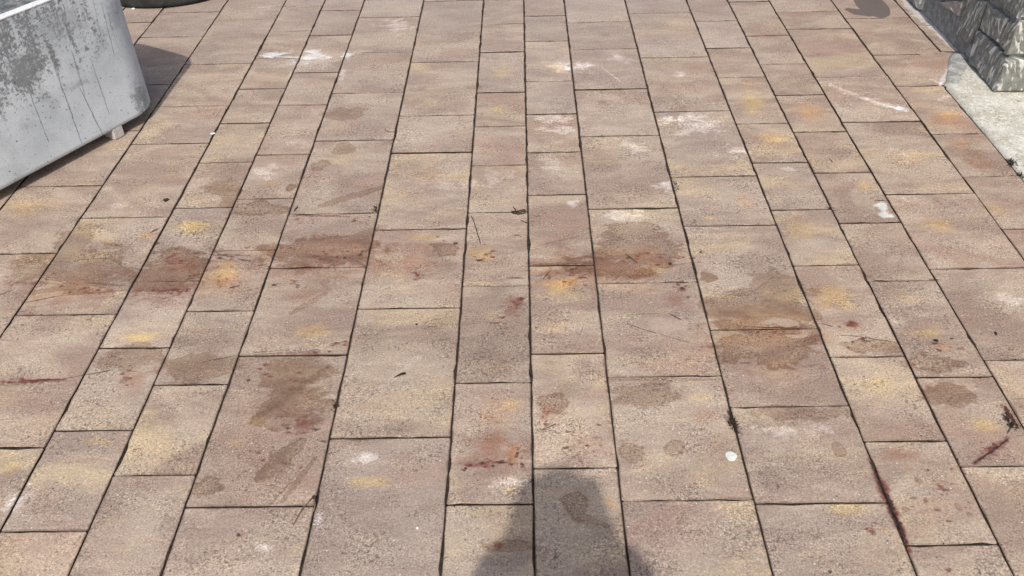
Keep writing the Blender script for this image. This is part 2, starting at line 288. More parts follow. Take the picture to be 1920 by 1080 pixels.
for k, x, y, rx, ry, a in E_:
    if k == 'D': a *= .65
    if k == 'Y': a = min(1.15, a*1.3)
    if k == 'R': a *= 1.05
    if k == 'W': rx *= 1.12; ry *= 1.15
    if k == 'S': rx *= 1.25; ry *= 1.25
    c = gp(x, y); s_x, s_y = gscale(x, y)
    MARKS.append(('E', k, c, rx*s_x, ry*s_y, a, (c.x-rx*s_x*1.8, c.x+rx*s_x*1.8, c.y-ry*s_y*1.8-.01, c.y+ry*s_y*1.8+.01)))
for k, x1, y1, x2, y2, hw, a in K_:
    A = gp(x1, y1); B = gp(x2, y2); r = hw*gscale((x1+x2)/2, (y1+y2)/2)[0]*1.15
    MARKS.append(('K', k, A, B, r, a, (min(A.x, B.x)-r-.012, max(A.x, B.x)+r+.012, min(A.y, B.y)-r-.012, max(A.y, B.y)+r+.012)))

def add_marks(b, color, P, N, T, items):
    soaked = {'W': None, 'R': None, 'Y': None, 'O': None}          # overlapping patches of one liquid merge
    order = {'Y': 0, 'O': 0, 'R': 1, 'W': 2}
    facs = []
    for s in items:
        mode, cc, tk, tex, warp, soft, edge = KINDS[s[1]]
        g = b.new('ShaderNodeGroup'); big = s[0] == 'E'
        g.node_tree = G_ELL if big else G_CAP
        size = min(s[3], s[4]) if big else s[4]
        wp = min(warp, max(size*.8, .0 if big else .010))
        for nm, v in (('P', P), ('N', N), ('T', T[tk]), ('warp', wp), ('soft', soft), ('alpha', s[5]), ('tex', tex), ('Q', T['Q1' if size > .02 else 'Q2']), ('edge', edge)): b.set(g.inputs[nm], v)
        if big:
            for nm, v in (('C', s[2]), ('cs', 1.0), ('sn', 0.0), ('irx', 1/s[3]), ('iry', 1/s[4])): b.set(g.inputs[nm], v)
        else:
            BA = s[3]-s[2]; BA.z = 0
            for nm, v in (('A', s[2]), ('BA', BA), ('il2', 1/max(BA.length_squared, 1e-8)), ('ir', 1/s[4])): b.set(g.inputs[nm], v)
        kk = 'W' if s[1] == 'V' else s[1]
        if kk in soaked:
            soaked[kk] = g.outputs[0] if soaked[kk] is None else b.math('MAXIMUM', soaked[kk], g.outputs[0])
        else: facs.append((g.outputs[0], cc, mode))
    for k in ('Y', 'O', 'R', 'W'):
        if soaked[k] is not None:
            color = b.mix(soaked[k], color, col(*KINDS[k][1]), 'MULTIPLY')
    if soaked['W'] is not None:      # darker tide line where a puddle dried
        A = soaked['W']
        t = b.math('MULTIPLY', b.ramp(A, .02, .14), b.ramp(A, .42, .18))
        color = b.mix(b.math('MULTIPLY', t, .7), color, col(.50, .38, .30), 'MULTIPLY')
    for f, cc, mode in facs: color = b.mix(f, color, col(*cc), mode)
    return color

def paver_material(x0, x1, y0, y1, seed, yel, red, tone, grey, items, dirt=.6, wear=1.0):
    m, b, p = material('paver_concrete')
    geo = b.new('ShaderNodeNewGeometry'); P = geo.outputs['Position']
    g = b.new('ShaderNodeGroup'); g.node_tree = G_PAVE
    for nm, v in (('P', P), ('Seed', seed), ('Yellow', yel), ('Red', red), ('Tone', tone), ('Grey', grey), ('Wear', wear)): b.set(g.inputs[nm], v)
    c = g.outputs['Color']
    T = {k: g.outputs[k] for k in ('Tg', 'Tp', 'Q1', 'Q2')}
    c = add_marks(b, c, P, g.outputs['N'], T, items)
    # dirt rubbed into the arrises
    X, Y, _ = b.sep(P)
    e = b.math('MINIMUM', b.math('MINIMUM', b.math('SUBTRACT', X, x0), b.math('SUBTRACT', x1, X)), b.math('MINIMUM', b.math('SUBTRACT', Y, y0), b.math('SUBTRACT', y1, Y)))
    e = b.math('ADD', e, b.math('MULTIPLY', g.outputs['Q1'], 0.0045))
    c = b.mix(b.math('MULTIPLY', b.ramp(e, 0.007, 0.0005), dirt), c, col(0.105, 0.066, 0.050))
    b.l.new(c, p.inputs['Base Color'])
    p.inputs['Roughness'].default_value = 0.82; p.inputs['Specular IOR Level'].default_value = 0.3
    bu = b.new('ShaderNodeBump'); bu.inputs['Strength'].default_value = 0.55; bu.inputs['Distance'].default_value = 0.0022
    b.l.new(g.outputs['Height'], bu.inputs['Height']); b.l.new(bu.outputs[0], p.inputs['Normal'])
    return m

# ------------------------------------------------------------------ simple procedural materials
def grainy(name, c1, c2, scale=60, rough=0.85, bump=0.4, bdist=0.004, detail=6, spec=0.3, coord='Position', lo=.35, hi=.65):
    m, b, p = material(name)
    if coord == 'Position': P = b.new('ShaderNodeNewGeometry').outputs['Position']
    else: P = b.new('ShaderNodeTexCoord').outputs['Object']
    n = b.noise(P, scale, detail, 0.65); n2 = b.noise(P, scale*6.3, 3, 0.6)
    c = b.mix(b.ramp(n, lo, hi), col(*c1), col(*c2))
    g = b.ramp(n2, .3, .7, .75, 1.22, False); c = b.mix(1.0, c, b.comb(g, g, g), 'MULTIPLY')
    b.l.new(c, p.inputs['Base Color']); p.inputs['Roughness'].default_value = rough; p.inputs['Specular IOR Level'].default_value = spec
    bu = b.new('ShaderNodeBump'); bu.inputs['Strength'].default_value = bump; bu.inputs['Distance'].default_value = bdist
    b.l.new(b.math('ADD', n, b.math('MULTIPLY', n2, 0.4)), bu.inputs['Height']); b.l.new(bu.outputs[0], p.inputs['Normal'])
    return m

# ------------------------------------------------------------------ ground and paving bed
m_ground = grainy('compacted_gravel', (.16, .15, .14), (.27, .25, .23), 40, .95)
ground = mesh_obj('ground', [(-400, -400, -.09), (400, -400, -.09), (400, 400, -.09), (-400, 400, -.09)], [(0, 1, 2, 3)], m_ground)
tag(ground, 'gravel ground around the paving', kind='structure')

m_bed = grainy('joint_soil', (.018, .013, .010), (.055, .040, .030), 90, 1.0, .8, .004)
pave = mesh_obj('pavement', [(-3.4, -1.4, -.0048), (1.70, -1.4, -.0048), (1.70, 3.30, -.0048), (1.95, 3.30, -.0048), (1.95, 5.7, -.0048), (-3.4, 5.7, -.0048),
                             (-3.4, -1.4, -.08), (1.70, -1.4, -.08), (1.70, 3.30, -.08), (1.95, 3.30, -.08), (1.95, 5.7, -.08), (-3.4, 5.7, -.08)],
                [(0, 1, 2, 3, 4, 5)] + [(i+6, (i+1) % 6+6, (i+1) % 6, i) for i in range(6)], m_bed)
tag(pave, 'dark soil joints and bed of the multi coloured paved terrace', kind='structure')

def line_int(p, d, q, e):
    den = d.x*e.y-d.y*e.x
    t = ((q.x-p.x)*e.y-(q.y-p.y)*e.x)/den
    return Vector((p.x+d.x*t, p.y+d.y*t))
def inset(poly, gaps):
    n = len(poly); L = []
    for i in range(n):
        a, c = poly[i], poly[(i+1) % n]; d = (c-a).normalized(); nr = Vector((-d.y, d.x))
        L.append((a+nr*gaps[i], d))
    return [line_int(*L[i-1], *L[i]) for i in range(n)]
def paver(poly, gaps, mat, r, name='paver'):
    """convex CCW outline -> slab with ragged, chipped, softly broken arrises"""
    poly = inset(poly, gaps); n = len(poly)
    def ring(pl, jit, z, zj=0):
        return pl
    outer = []
    for i in range(n):
        a, c = poly[i], poly[(i+1) % n]; ln = (c-a).length; d = (c-a).normalized(); nr = Vector((-d.y, d.x))
        k = max(2, int(ln/0.036)); cr = min(.004, ln*.2)
        outer.append((a+d*cr, nr))
        for j in range(1, k):
            chip = abs(r.gauss(0, .0009)) + (r.uniform(.0015, .004) if r.random() < .12 else 0)
            outer.append((a+d*(ln*(j+r.uniform(-.3, .3))/k)+nr*chip, nr))
        outer.append((c-d*cr, nr))
    N = len(outer); tz = r.gauss(0, .0005); ax, ay = r.gauss(0, .0035), r.gauss(0, .0035)
    cx = sum(p.x for p, _ in outer)/N; cy = sum(p.y for p, _ in outer)/N
    zt = lambda p: tz+(p.x-cx)*ax+(p.y-cy)*ay
    V, F = [], []
    top = [p+nr*r.uniform(.0008, .0017) for p, nr in outer]
    for p in top: V.append((p.x, p.y, zt(p)))
    for p, _ in outer: V.append((p.x, p.y, zt(p)-.0012-abs(r.gauss(0, .0006))))
    for p, _ in outer: V.append((p.x, p.y, -.06))
    F.append(tuple(range(N)))
    for i in range(N):
        j = (i+1) % N
        F.append((i, N+i, N+j, j)); F.append((N+i, 2*N+i, 2*N+j, N+j))
    o = mesh_obj(name, V, F, mat, pave); o.data.materials.append(m_bed)      # soil-caked flanks
    for k, pl in enumerate(o.data.polygons):
        if k and k % 2 == 0: pl.material_index = 1
    return o

# column joints (metres) and the cross joints read off the photograph (px)
JOINTS = {
 (-1.8, -1.5): [(356,23),(322,69),(299,158),(247,245),(113,349),(52,475)],
 (-1.5, -1.2): [(460,36),(412,120),(360,199),(318,269),(233,408),(121,590),(42,840)],
 (-1.2, -1.0): [(567,12),(544,58),(520,109),(508,166),(455,231),(428,304),(381,389),(309,527),(250,652),(175,807),(85,996)],
 (-1.0, -0.8): [(640,19),(620,66),(592,136),(560,197),(530,290),(490,372),(452,469),(415,583),(358,721),(285,891)],
 (-0.8, -0.5): [(728,32),(713,98),(690,174),(665,263),(628,400),(600,501),(545,666),(470,950)],
 (-0.5, -0.2): [(840,1.5),(838,62),(835,116),(823,216),(812,286),(788,430),(768,578),(733,821)],
 (-0.2, 0.0): [(945,45),(940,97),(938,173),(936,237),(935,310),(932,398),(930,536),(928,717),(918,946)],
 (0.0, 0.2): [(1020,29.5),(1025,77),(1030,152),(1031,214),(1037,285),(1042,365),(1055,497),(1065,663),(1080,878)],
 (0.2, 0.5): [(1120,41),(1130,92),(1142,167),(1157,254),(1183,391),(1210,530),(1243,706),(1290,938)],
 (0.5, 0.8): [(1230,25),(1264,108),(1302,208),(1335,331),(1362,423),(1438,617),(1482,762)],
 (0.8, 1.0): [(1342,39),(1362,90),(1388,145),(1433,231),(1460,305),(1500,393),(1548,497),(1625,669),(1700,827),(1787,1021)],
 (1.0, 1.2): [(1405,3),(1440,67),(1475,120),(1497,178),(1536,247),(1580,324),(1631,418),(1690,526),(1785,707),(1860,874)],
 (1.2, 1.5): [(1515,21),(1534,54),(1594,144),(1655,228),(1745,364),(1840,503),(1890,675)],
}
FAINT = {(-1.0, -0.8): (3, 7), (0.2, 0.5): (0, 1, 5, 6), (0.5, 0.8): (0, 1), (-0.2, 0.0): (4, 6), (0.8, 1.0): (7,), (0.0, 0.2): (6,), (-1.2, -1.0): (7,), (1.0, 1.2): (2,), (-0.8, -0.5): (6,)}
rp = random.Random(21)
YTOP, YBOT = 5.3, 0.45
PAVERS = []          # polygon, gaps (CCW: bottom, right, top, left)
def column(x0, x1, ys, faint=(), ytop=YTOP, ybot=YBOT, lens=None):
    lens = lens or ((.3, .4) if x1-x0 < .25 else (.3, .4, .5))
    ys = list(ys); fl = [i in faint for i in range(len(ys))]
    while ys[0] < ytop: ys.insert(0, ys[0]+rp.choice(lens)); fl.insert(0, False)
    while ys[-1] > ybot: ys.append(ys[-1]-rp.choice(lens)); fl.append(False)
    cg = [(.0006 if f else rp.uniform(.0010, .0017)+.0011*max(0, min(1, (y_-1.6)/1.6))) for f, y_ in zip(fl, ys)]
    for i in range(len(ys)-1):
        kf = .0009*max(0, min(1, (ys[i]-1.8)/1.8)); lg, rg = rp.uniform(.0009, .0017)+kf, rp.uniform(.0009, .0017)+kf
        PAVERS.append(([Vector((x0, ys[i+1])), Vector((x1, ys[i+1])), Vector((x1, ys[i])), Vector((x0, ys[i]))], [cg[i+1], rg, cg[i], lg]))
for (x0, x1), js in JOINTS.items():
    column(x0, x1, [gp(x, y).y for x, y in js], FAINT.get((x0, x1), ()))
column(-2.0, -1.8, [4.86, 4.56, gp(265, 42).y, 3.87, 3.47, 3.17, 2.87])
column(-2.2, -2.0, [4.4, 4.0, 3.7])
column(-2.5, -2.2, [4.5, 4.0, 3.6])
column(-2.8, -2.5, [4.3, 3.8, 3.5])
# right-hand edge against wall and concrete
yr = [gp(x, y).y for x, y in [(1645,34),(1700,102),(1722,161),(1790,251),(1860,330),(1898,429)]]
column(1.5, 1.8, [4.35, yr[0], yr[1]], ybot=yr[1]-.01, lens=(.3, .4))
column(1.5, 1.695, [yr[1], yr[2], yr[3], yr[4], yr[5], yr[5]-.4, yr[5]-.7, yr[5]-1.1, yr[5]-1.4, yr[5]-1.8], ytop=yr[1]-.01)
yb = gp(1735, 46.5).y; yc = gp(1776, 97).y
PAVERS.append(([Vector((1.8, yb)), Vector((1.93, yb)), Vector((1.93, yb+.5)), Vector((1.8, yb+.5))], [.002, 0, .002, .005]))
PAVERS.append(([Vector((1.8, yc)), Vector((1.93, yc)), Vector((1.93, yb)), Vector((1.8, yb))], [.001, 0, .002, .006]))
PAVERS.append(([Vector((1.7, 3.345)), Vector((1.885, 3.65)), Vector((1.80, yc+.002)), Vector((1.7, yr[1]))], [0, 0, .001, .002]))

def overlap(bb, s): return not (s[1] < bb[0] or s[0] > bb[1] or s[3] < bb[2] or s[2] > bb[3])
for poly, gaps in PAVERS:
    x0, x1 = min(p.x for p in poly), max(p.x for p in poly); y0, y1 = min(p.y for p in poly), max(p.y for p in poly)
    items = [s for s in MARKS if s[5] > 0 and overlap((x0, x1, y0, y1), s[6])]
    if len(items) > 50:          # a shader holds only so many marks: leave out the tiniest drops
        size = lambda s: (s[3]*s[4] if s[0] == 'E' else 1.0)
        keep = set(id(s) for s in sorted(items, key=size, reverse=True)[:50]); items = [s for s in items if id(s) in keep]
    far = max(0, min(1, (y0-2.6)/1.6)); right = max(0, min(1, (x0-.6)/.9))
    mt = paver_material(x0, x1, y0, y1, rp.uniform(0, 60), rp.uniform(.1, .75)*(1-.75*far), rp.uniform(.0, .6)*(1-.45*far)+.3*right,
                        rp.gauss(1.0, .035), min(1, max(0, rp.gauss(.18+.75*far-.35*right, .16))), items, rp.uniform(.45, .85), max(.15, min(1, 1.0-.75*far+rp.gauss(0, .15)))*(1-.35*right))
    paver(poly, gaps, mt, rp)

# the paving goes on behind the photographer and out to the left: joined slabs
m_pave_rest = paver_material(-9, 9, -9, 9, 5.0, .4, .3, 1.0, .2, [])
V, F = [], []
def slab(x0, x1, y0, y1):
    n = len(V); gx, gy = .002, .0015
    for z in (0, -.06):
        for x, y in ((x0+gx, y0+gy), (x1-gx, y0+gy), (x1-gx, y1-gy), (x0+gx, y1-gy)): V.append((x, y, z))
    F.extend([(n, n+1, n+2, n+3)] + [(n+i, n+4+i, n+4+(i+1) % 4, n+(i+1) % 4) for i in range(4)])
edges = [-1.8, -1.5, -1.2, -1, -.8, -.5, -.2, 0, .2, .5, .8, 1, 1.2, 1.5, 1.695]
lowest = {}
for poly, _ in PAVERS:
    k = round(poly[0].x, 2); lowest[k] = min(lowest.get(k, 9), poly[0].y)
for a, c in zip([-2.8, -2.5, -2.2, -2.0]+edges, [-2.5, -2.2, -2.0]+edges):
    y = lowest.get(round(a, 2), .5)
    while y > -1.2:
        l = rp.choice((.3, .4, .5)); slab(a, c, y-l, y); y -= l
for a, c in ((-3.0, -2.8), (-3.3, -3.0)):
    y = 5.4
    while y > -1.2:
        l = rp.choice((.3, .4, .5)); slab(a, c, y-l, y); y -= l
tag(mesh_obj('paver', V, F, m_pave_rest, pave), kind='stuff')

# ------------------------------------------------------------------ concrete apron beside the paving
def apron_material():
    m, b, p = material('rough_pale_concrete')
    P = b.new('ShaderNodeNewGeometry').outputs['Position']
    n = b.noise(P, 9, 5, .6); n2 = b.noise(P, 130, 4, .7); n3 = b.noise(P, 45, 5, .7)
    c = b.mix(b.ramp(n, .35, .65), col(.50, .47, .385), col(.66, .64, .57))
    c = b.mix(b.math('MULTIPLY', b.ramp(n3, .50, .66), .75), c, col(.80, .80, .76))
    c = b.mix(b.math('MULTIPLY', b.ramp(n2, .46, .36), .8), c, col(.19, .165, .13))
    c = b.mix(b.math('MULTIPLY', b.ramp(b.noise(P, 60, 4, .7), .64, .70), .8), c, col(.10, .09, .08))
    b.l.new(c, p.inputs['Base Color']); p.inputs['Roughness'].default_value = .9; p.inputs['Specular IOR Level'].default_value = .2
    bu = b.new('ShaderNodeBump'); bu.inputs['Strength'].default_value = .8; bu.inputs['Distance'].default_value = .006
    b.l.new(b.math('ADD', n2, n3), bu.inputs['Height']); b.l.new(bu.outputs[0], p.inputs['Normal'])
    return m
m_apron = apron_material()
ra = random.Random(4)
# a gridded slab: flat sheet with slightly uneven top and a ragged left edge
V, F = [], []
ysn = [3.67-.035*i for i in range(0, 96)]; xsn = [0, .03, .08, .14, .22, .32, .6, 1.3]
def apron_left(y):
    if y > 3.35: return 1.7+(y-3.345)*(1.885-1.7)/(3.65-3.345)+.004
    return 1.6995
for y in ysn:
    xl = apron_left(y)+ra.uniform(-.0015, .0035)
    for k, x in enumerate(xsn):
        V.append((xl+x, y, .004+ra.gauss(0, .0012) if k else .0))
nx = len(xsn)
for i in range(len(ysn)-1):
    for k in range(nx-1):
        a = i*nx+k; F.append((a, a+nx, a+nx+1, a+1))
n0 = len(V)
for i in range(len(ysn)): V.append((V[i*nx][0], V[i*nx][1], -.09))
for i in range(len(ysn)-1): F.append((i*nx, n0+i, n0+i+1, (i+1)*nx))
apron = mesh_obj('concrete_apron', V, F, m_apron, smooth=True)
tag(apron, 'rough pale concrete strip at the foot of the stone wall', kind='structure')

# ------------------------------------------------------------------ stone wall
def stone_material(name, base, stroke, amount, ang, seed):
    m, b, p = material(name)
    P = b.new('ShaderNodeTexCoord').outputs['Object']
    X, Y, Z = b.sep(P)
    h = b.math('ADD', X, Y)              # coordinate along the wall on either face
    u = b.math('ADD', h, b.math('MULTIPLY', Z, ang))
    v = b.math('SUBTRACT', Z, b.math('MULTIPLY', h, ang*.5))
    q = b.comb(u, b.math('MULTIPLY', v, .22), seed)
    n = b.noise(q, 58, 3, .6, dist=.6)
    big = b.noise(b.comb(h, Z, seed+3), 18, 3, .6)
    c = b.mix(b.ramp(b.noise(b.comb(h, Z, seed+9), 34, 5, .68), .3, .7), col(*base), col(base[0]*2.0, base[1]*2.0, base[2]*1.9))
    mk = b.math('MULTIPLY', b.ramp(n, .53, .60), b.ramp(big, .32, .48), clamp=True)
    c = b.mix(b.math('MULTIPLY', mk, amount), c, col(*stroke))
    b.l.new(c, p.inputs['Base Color']); p.inputs['Roughness'].default_value = .6; p.inputs['Specular IOR Level'].default_value = .35
    bu = b.new('ShaderNodeBump'); bu.inputs['Strength'].default_value = .8; bu.inputs['Distance'].default_value = .008
    b.l.new(b.math('ADD', b.math('MULTIPLY', n, 1.0), b.math('MULTIPLY', big, .6)), bu.inputs['Height']); b.l.new(bu.outputs[0], p.inputs['Normal'])
    return m
m_mortar = grainy('grey_wall_mortar', (.20, .207, .205), (.34, .35, .345), 35, .9, .6, .008, 6)
wall = empty('stone_wall', (1.867, 3.262, 0))
tag(wall, 'low dark natural stone wall with pale chiselled marks, ending in a corner', 'wall')
WX, WY, WH = 1.867, 3.262, .85
bm = bmesh.new()
def addbox(bm, x0, x1, y0, y1, z0, z1):
    vv = [bm.verts.new((x, y, z)) for z in (z0, z1) for x, y in ((x0, y0), (x1, y0), (x1, y1), (x0, y1))]
    for f in ((3, 2, 1, 0), (4, 5, 6, 7), (0, 1, 5, 4), (1, 2, 6, 5), (2, 3, 7, 6), (3, 0, 4, 7)): bm.faces.new([vv[i] for i in f])
addbox(bm, .012, 1.1, .012, 2.4, -.09, WH)
bm_obj('mortar', bm, m_mortar, wall)
stone_mats = [stone_material('dark_cleft_stone', (.125, .131, .130), (.70, .70, .67), .72, .25, 1.0),
              stone_material('dark_cleft_stone', (.132, .138, .136), (.68, .68, .65), .7, -.35, 5.0),
              stone_material('dark_cleft_stone', (.130, .134, .122), (.72, .72, .68), .75, .35, 8.0),
              stone_material('pinkish_grey_stone', (.23, .215, .21), (.46, .44, .42), .4, .1, 12.0)]
rs = random.Random(11)
def stone(pts, face, mat, depth=.022, jag=.004):
    """pts: (along, z) on a wall face, along = world y (left face) or x (front face)"""
    n0 = len(pts); P = []
    ar = sum(pts[i][0]*pts[(i+1) % n0][1]-pts[(i+1) % n0][0]*pts[i][1] for i in range(n0))
    if ar < 0: pts = pts[::-1]
    for i in range(n0):
        a, c = pts[i], pts[(i+1) % n0]; ln = math.hypot(c[0]-a[0], c[1]-a[1]); k = max(1, int(ln/.035))
        for j in range(k):
            t = j/k; P.append((a[0]+(c[0]-a[0])*t+rs.gauss(0, jag*.5), a[1]+(c[1]-a[1])*t+rs.gauss(0, jag*.5)))
    N = len(P); cx = sum(p[0] for p in P)/N; cz = sum(p[1] for p in P)/N
    V = []
    for s, dd in ((1.0, -.006), (.985, depth*.75), (.93, depth), (.5, depth*1.1)):
        for p in P:
            dj = dd+(rs.gauss(0, .0016) if s < 1 else 0)
            al, z = cx+(p[0]-cx)*s, cz+(p[1]-cz)*s
            V.append((.012-dj, al-WY, z) if face == 'L' else (al-WX, .012-dj, z))
    V.append((.012-depth, cx-WY, cz) if face == 'L' else (cx-WX, .012-depth, cz))
    F = []
    for r_ in range(3):
        for i in range(N):
            j = (i+1) % N; F.append((r_*N+i, r_*N+j, (r_+1)*N+j, (r_+1)*N+i))
    for i in range(N): F.append((3*N+i, 3*N+(i+1) % N, 4*N))
    if face == 'L': F = [f[::-1] for f in F]
    return mesh_obj('stone', V, F, mat, wall)
SL = [([(3.98,.118),(3.725,.215),(3.71,.30),(3.95,.30)], 3), ([(3.955,.108),(3.72,.135),(3.72,.20)], 3),
      ([(3.69,.225),(3.535,.272),(3.54,.168),(3.565,.076),(3.695,.060),(3.70,.147)], 0),
      ([(3.52,.268),(3.35,.275),(3.352,.175),(3.43,.165),(3.525,.160)], 1),
      ([(3.50,.300),(3.272,.300),(3.272,.44),(3.50,.44)], 0),
      ([(3.335,.265),(3.345,.175),(3.272,.165),(3.272,.285)], 2),
      ([(3.545,.148),(3.44,.156),(3.345,.160),(3.272,.148),(3.272,.010),(3.53,.016)], 0),
      ([(3.72,.24),(3.52,.29),(3.53,.44),(3.70,.46)], 1)]
SF = [([(1.862,.165),(2.01,.160),(2.02,.300),(1.862,.30)], 2), ([(1.862,.010),(2.03,.012),(2.02,.140),(1.94,.146),(1.862,.146)], 2),
      ([(1.862,.315),(2.04,.318),(2.03,.44),(1.862,.44)], 0)]
for pts, k in SL: stone(pts, 'L', stone_mats[k], .018)
for pts, k in SF: stone(pts, 'F', stone_mats[k], .018)
# stones of the wall beyond the frame
for face, a0, a1, zz in (('L', 3.98, 5.62, ((.0, .12), (.135, .28), (.295, .44))), ('L', 3.272, 5.62, ((.455, .60), (.615, .73), (.745, .85))),
                         ('F', 2.055, 2.95, ((.0, .15), (.165, .30), (.315, .44))), ('F', 1.862, 2.95, ((.455, .60), (.615, .73), (.745, .85)))):
    for z0, z1 in zz:
        a = a0+(rs.uniform(.0, .06) if a0 > 3.5 or face == 'F' and a0 > 2 else 0)
        if face == 'L' and a0 == 3.98: a = max(a, 4.11)
        while a < a1-.08:
            l = min(rs.uniform(.16, .32), a1-a)
            j = lambda: rs.gauss(0, .006)
            stone([(a, max(.01, z0+j())), (a+l-.014, max(.01, z0+j())), (a+l-.014, z1+j()), (a, z1+j())], face, stone_mats[rs.choice((0, 1, 1, 2, 3))], .022)
            a += l

# cement fillet smeared along the foot of the wall
m_cem = grainy('smeared_cement', (.20, .215, .22), (.46, .47, .47), 28, .85, .5, .005)
rf = random.Random(3); V, F = [], []
ysf = [3.60+.03*i for i in range(0, 67)]
for y in ysf:
    wv = .035+.02*math.sin(y*9)+rf.uniform(-.006, .006)+(.02 if y > 3.95 else 0)
    for t in (0, .3, .65, 1.0):
        V.append((1.885-wv*(1-t)-.0, y, .0015+(.055+.012*math.sin(y*23))*t**1.9+rf.gauss(0, .0012)*(t > 0)))
for i in range(len(ysf)-1):
    for k in range(3):
        a = i*4+k; F.append((a, a+1, a+5, a+4))
n0 = len(V)
for i in range(len(ysf)): V.append((V[i*4][0], V[i*4][1], -.02))
for i in range(len(ysf)-1): F.append((n0+i, i*4, (i+1)*4, n0+i+1))
mesh_obj('cement_fillet', V, F, m_cem, wall, smooth=True)

# half-round cement ridge between paving and concrete
m_ridge = grainy('pale_cement_ridge', (.25, .25, .235), (.47, .465, .44), 26, .9, .8, .006)
A, B = Vector((1.872, 3.632, 0)), Vector((1.722, 3.330, 0))
ax = (B-A).normalized(); sd_ = Vector((-ax.y, ax.x, 0)); V, F = [], []
NS, NR = 14, 9
for i in range(NS):
    t = i/(NS-1); c = A.lerp(B, t); r0 = .029+.004*math.sin(t*5)+rf.uniform(-.0015, .0015)
    for k in range(NR):
        a = math.pi*k/(NR-1); rr = r0*(1+rf.gauss(0, .05))
        hgt = math.sin(a)*rr*.24
        V.append(tuple(c+sd_*math.cos(a)*rr*1.15+Vector((0, 0, hgt+(.002 if 0 < k < NR-1 else -.004)))))
for i in range(NS-1):
    for k in range(NR-1):
        a = i*NR+k; F.append((a, a+1, a+NR+1, a+NR))
F.append(tuple(range((NS-1)*NR, NS*NR))); F.append(tuple(range(NR))[::-1])
ridge = mesh_obj('cement_ridge', V, F, m_ridge, smooth=True)
tag(ridge, 'short half round grey cement ridge running from the wall across the paving edge', 'cement ridge')

# ------------------------------------------------------------------ planter
PD = Vector((.507, .862, 0)).normalized(); PN = Vector((PD.y, -PD.x, 0))      # along the front face / outward normal
P_FRONT = gp(105, 300, .045); P_FRONT.z = 0
corner = P_FRONT + PD*((Vector((-1.425, 3.235, 0))-P_FRONT).dot(PD))
planter = empty('planter', tuple(corner), math.atan2(PD.y, PD.x))
tag(planter, 'pale grey weathered planter with rounded corner and grey lichen stains', 'planter')
PL, PW, PH, PR, PT = 1.1, .52, .572, .15, .034
def rrect(off, r):
    pts = []
    x0, x1, y0, y1 = -PL+off, -off, off, PW-off
    for cx, cy, a0 in ((x1-r, y0+r, -90), (x1-r, y1-r, 0), (x0+r, y1-r, 90), (x0+r, y0+r, 180)):
        for k in range(11):
            a = math.radians(a0+9*k); pts.append((cx+r*math.cos(a), cy+r*math.sin(a)))
    return pts
def loft(rings, name, mat, parent, cap_last=False, cap_first=False):
    n = len(rings[0]); V = [p for r_ in rings for p in r_]; F = []
    for i in range(len(rings)-1):
        for k in range(n):
            j = (k+1) % n; F.append((i*n+k, i*n+j, (i+1)*n+j, (i+1)*n+k))
    if cap_last: F.append(tuple(range((len(rings)-1)*n, len(rings)*n)))
    if cap_first: F.append(tuple(range(n))[::-1])
    return mesh_obj(name, V, F, mat, parent, smooth=True)
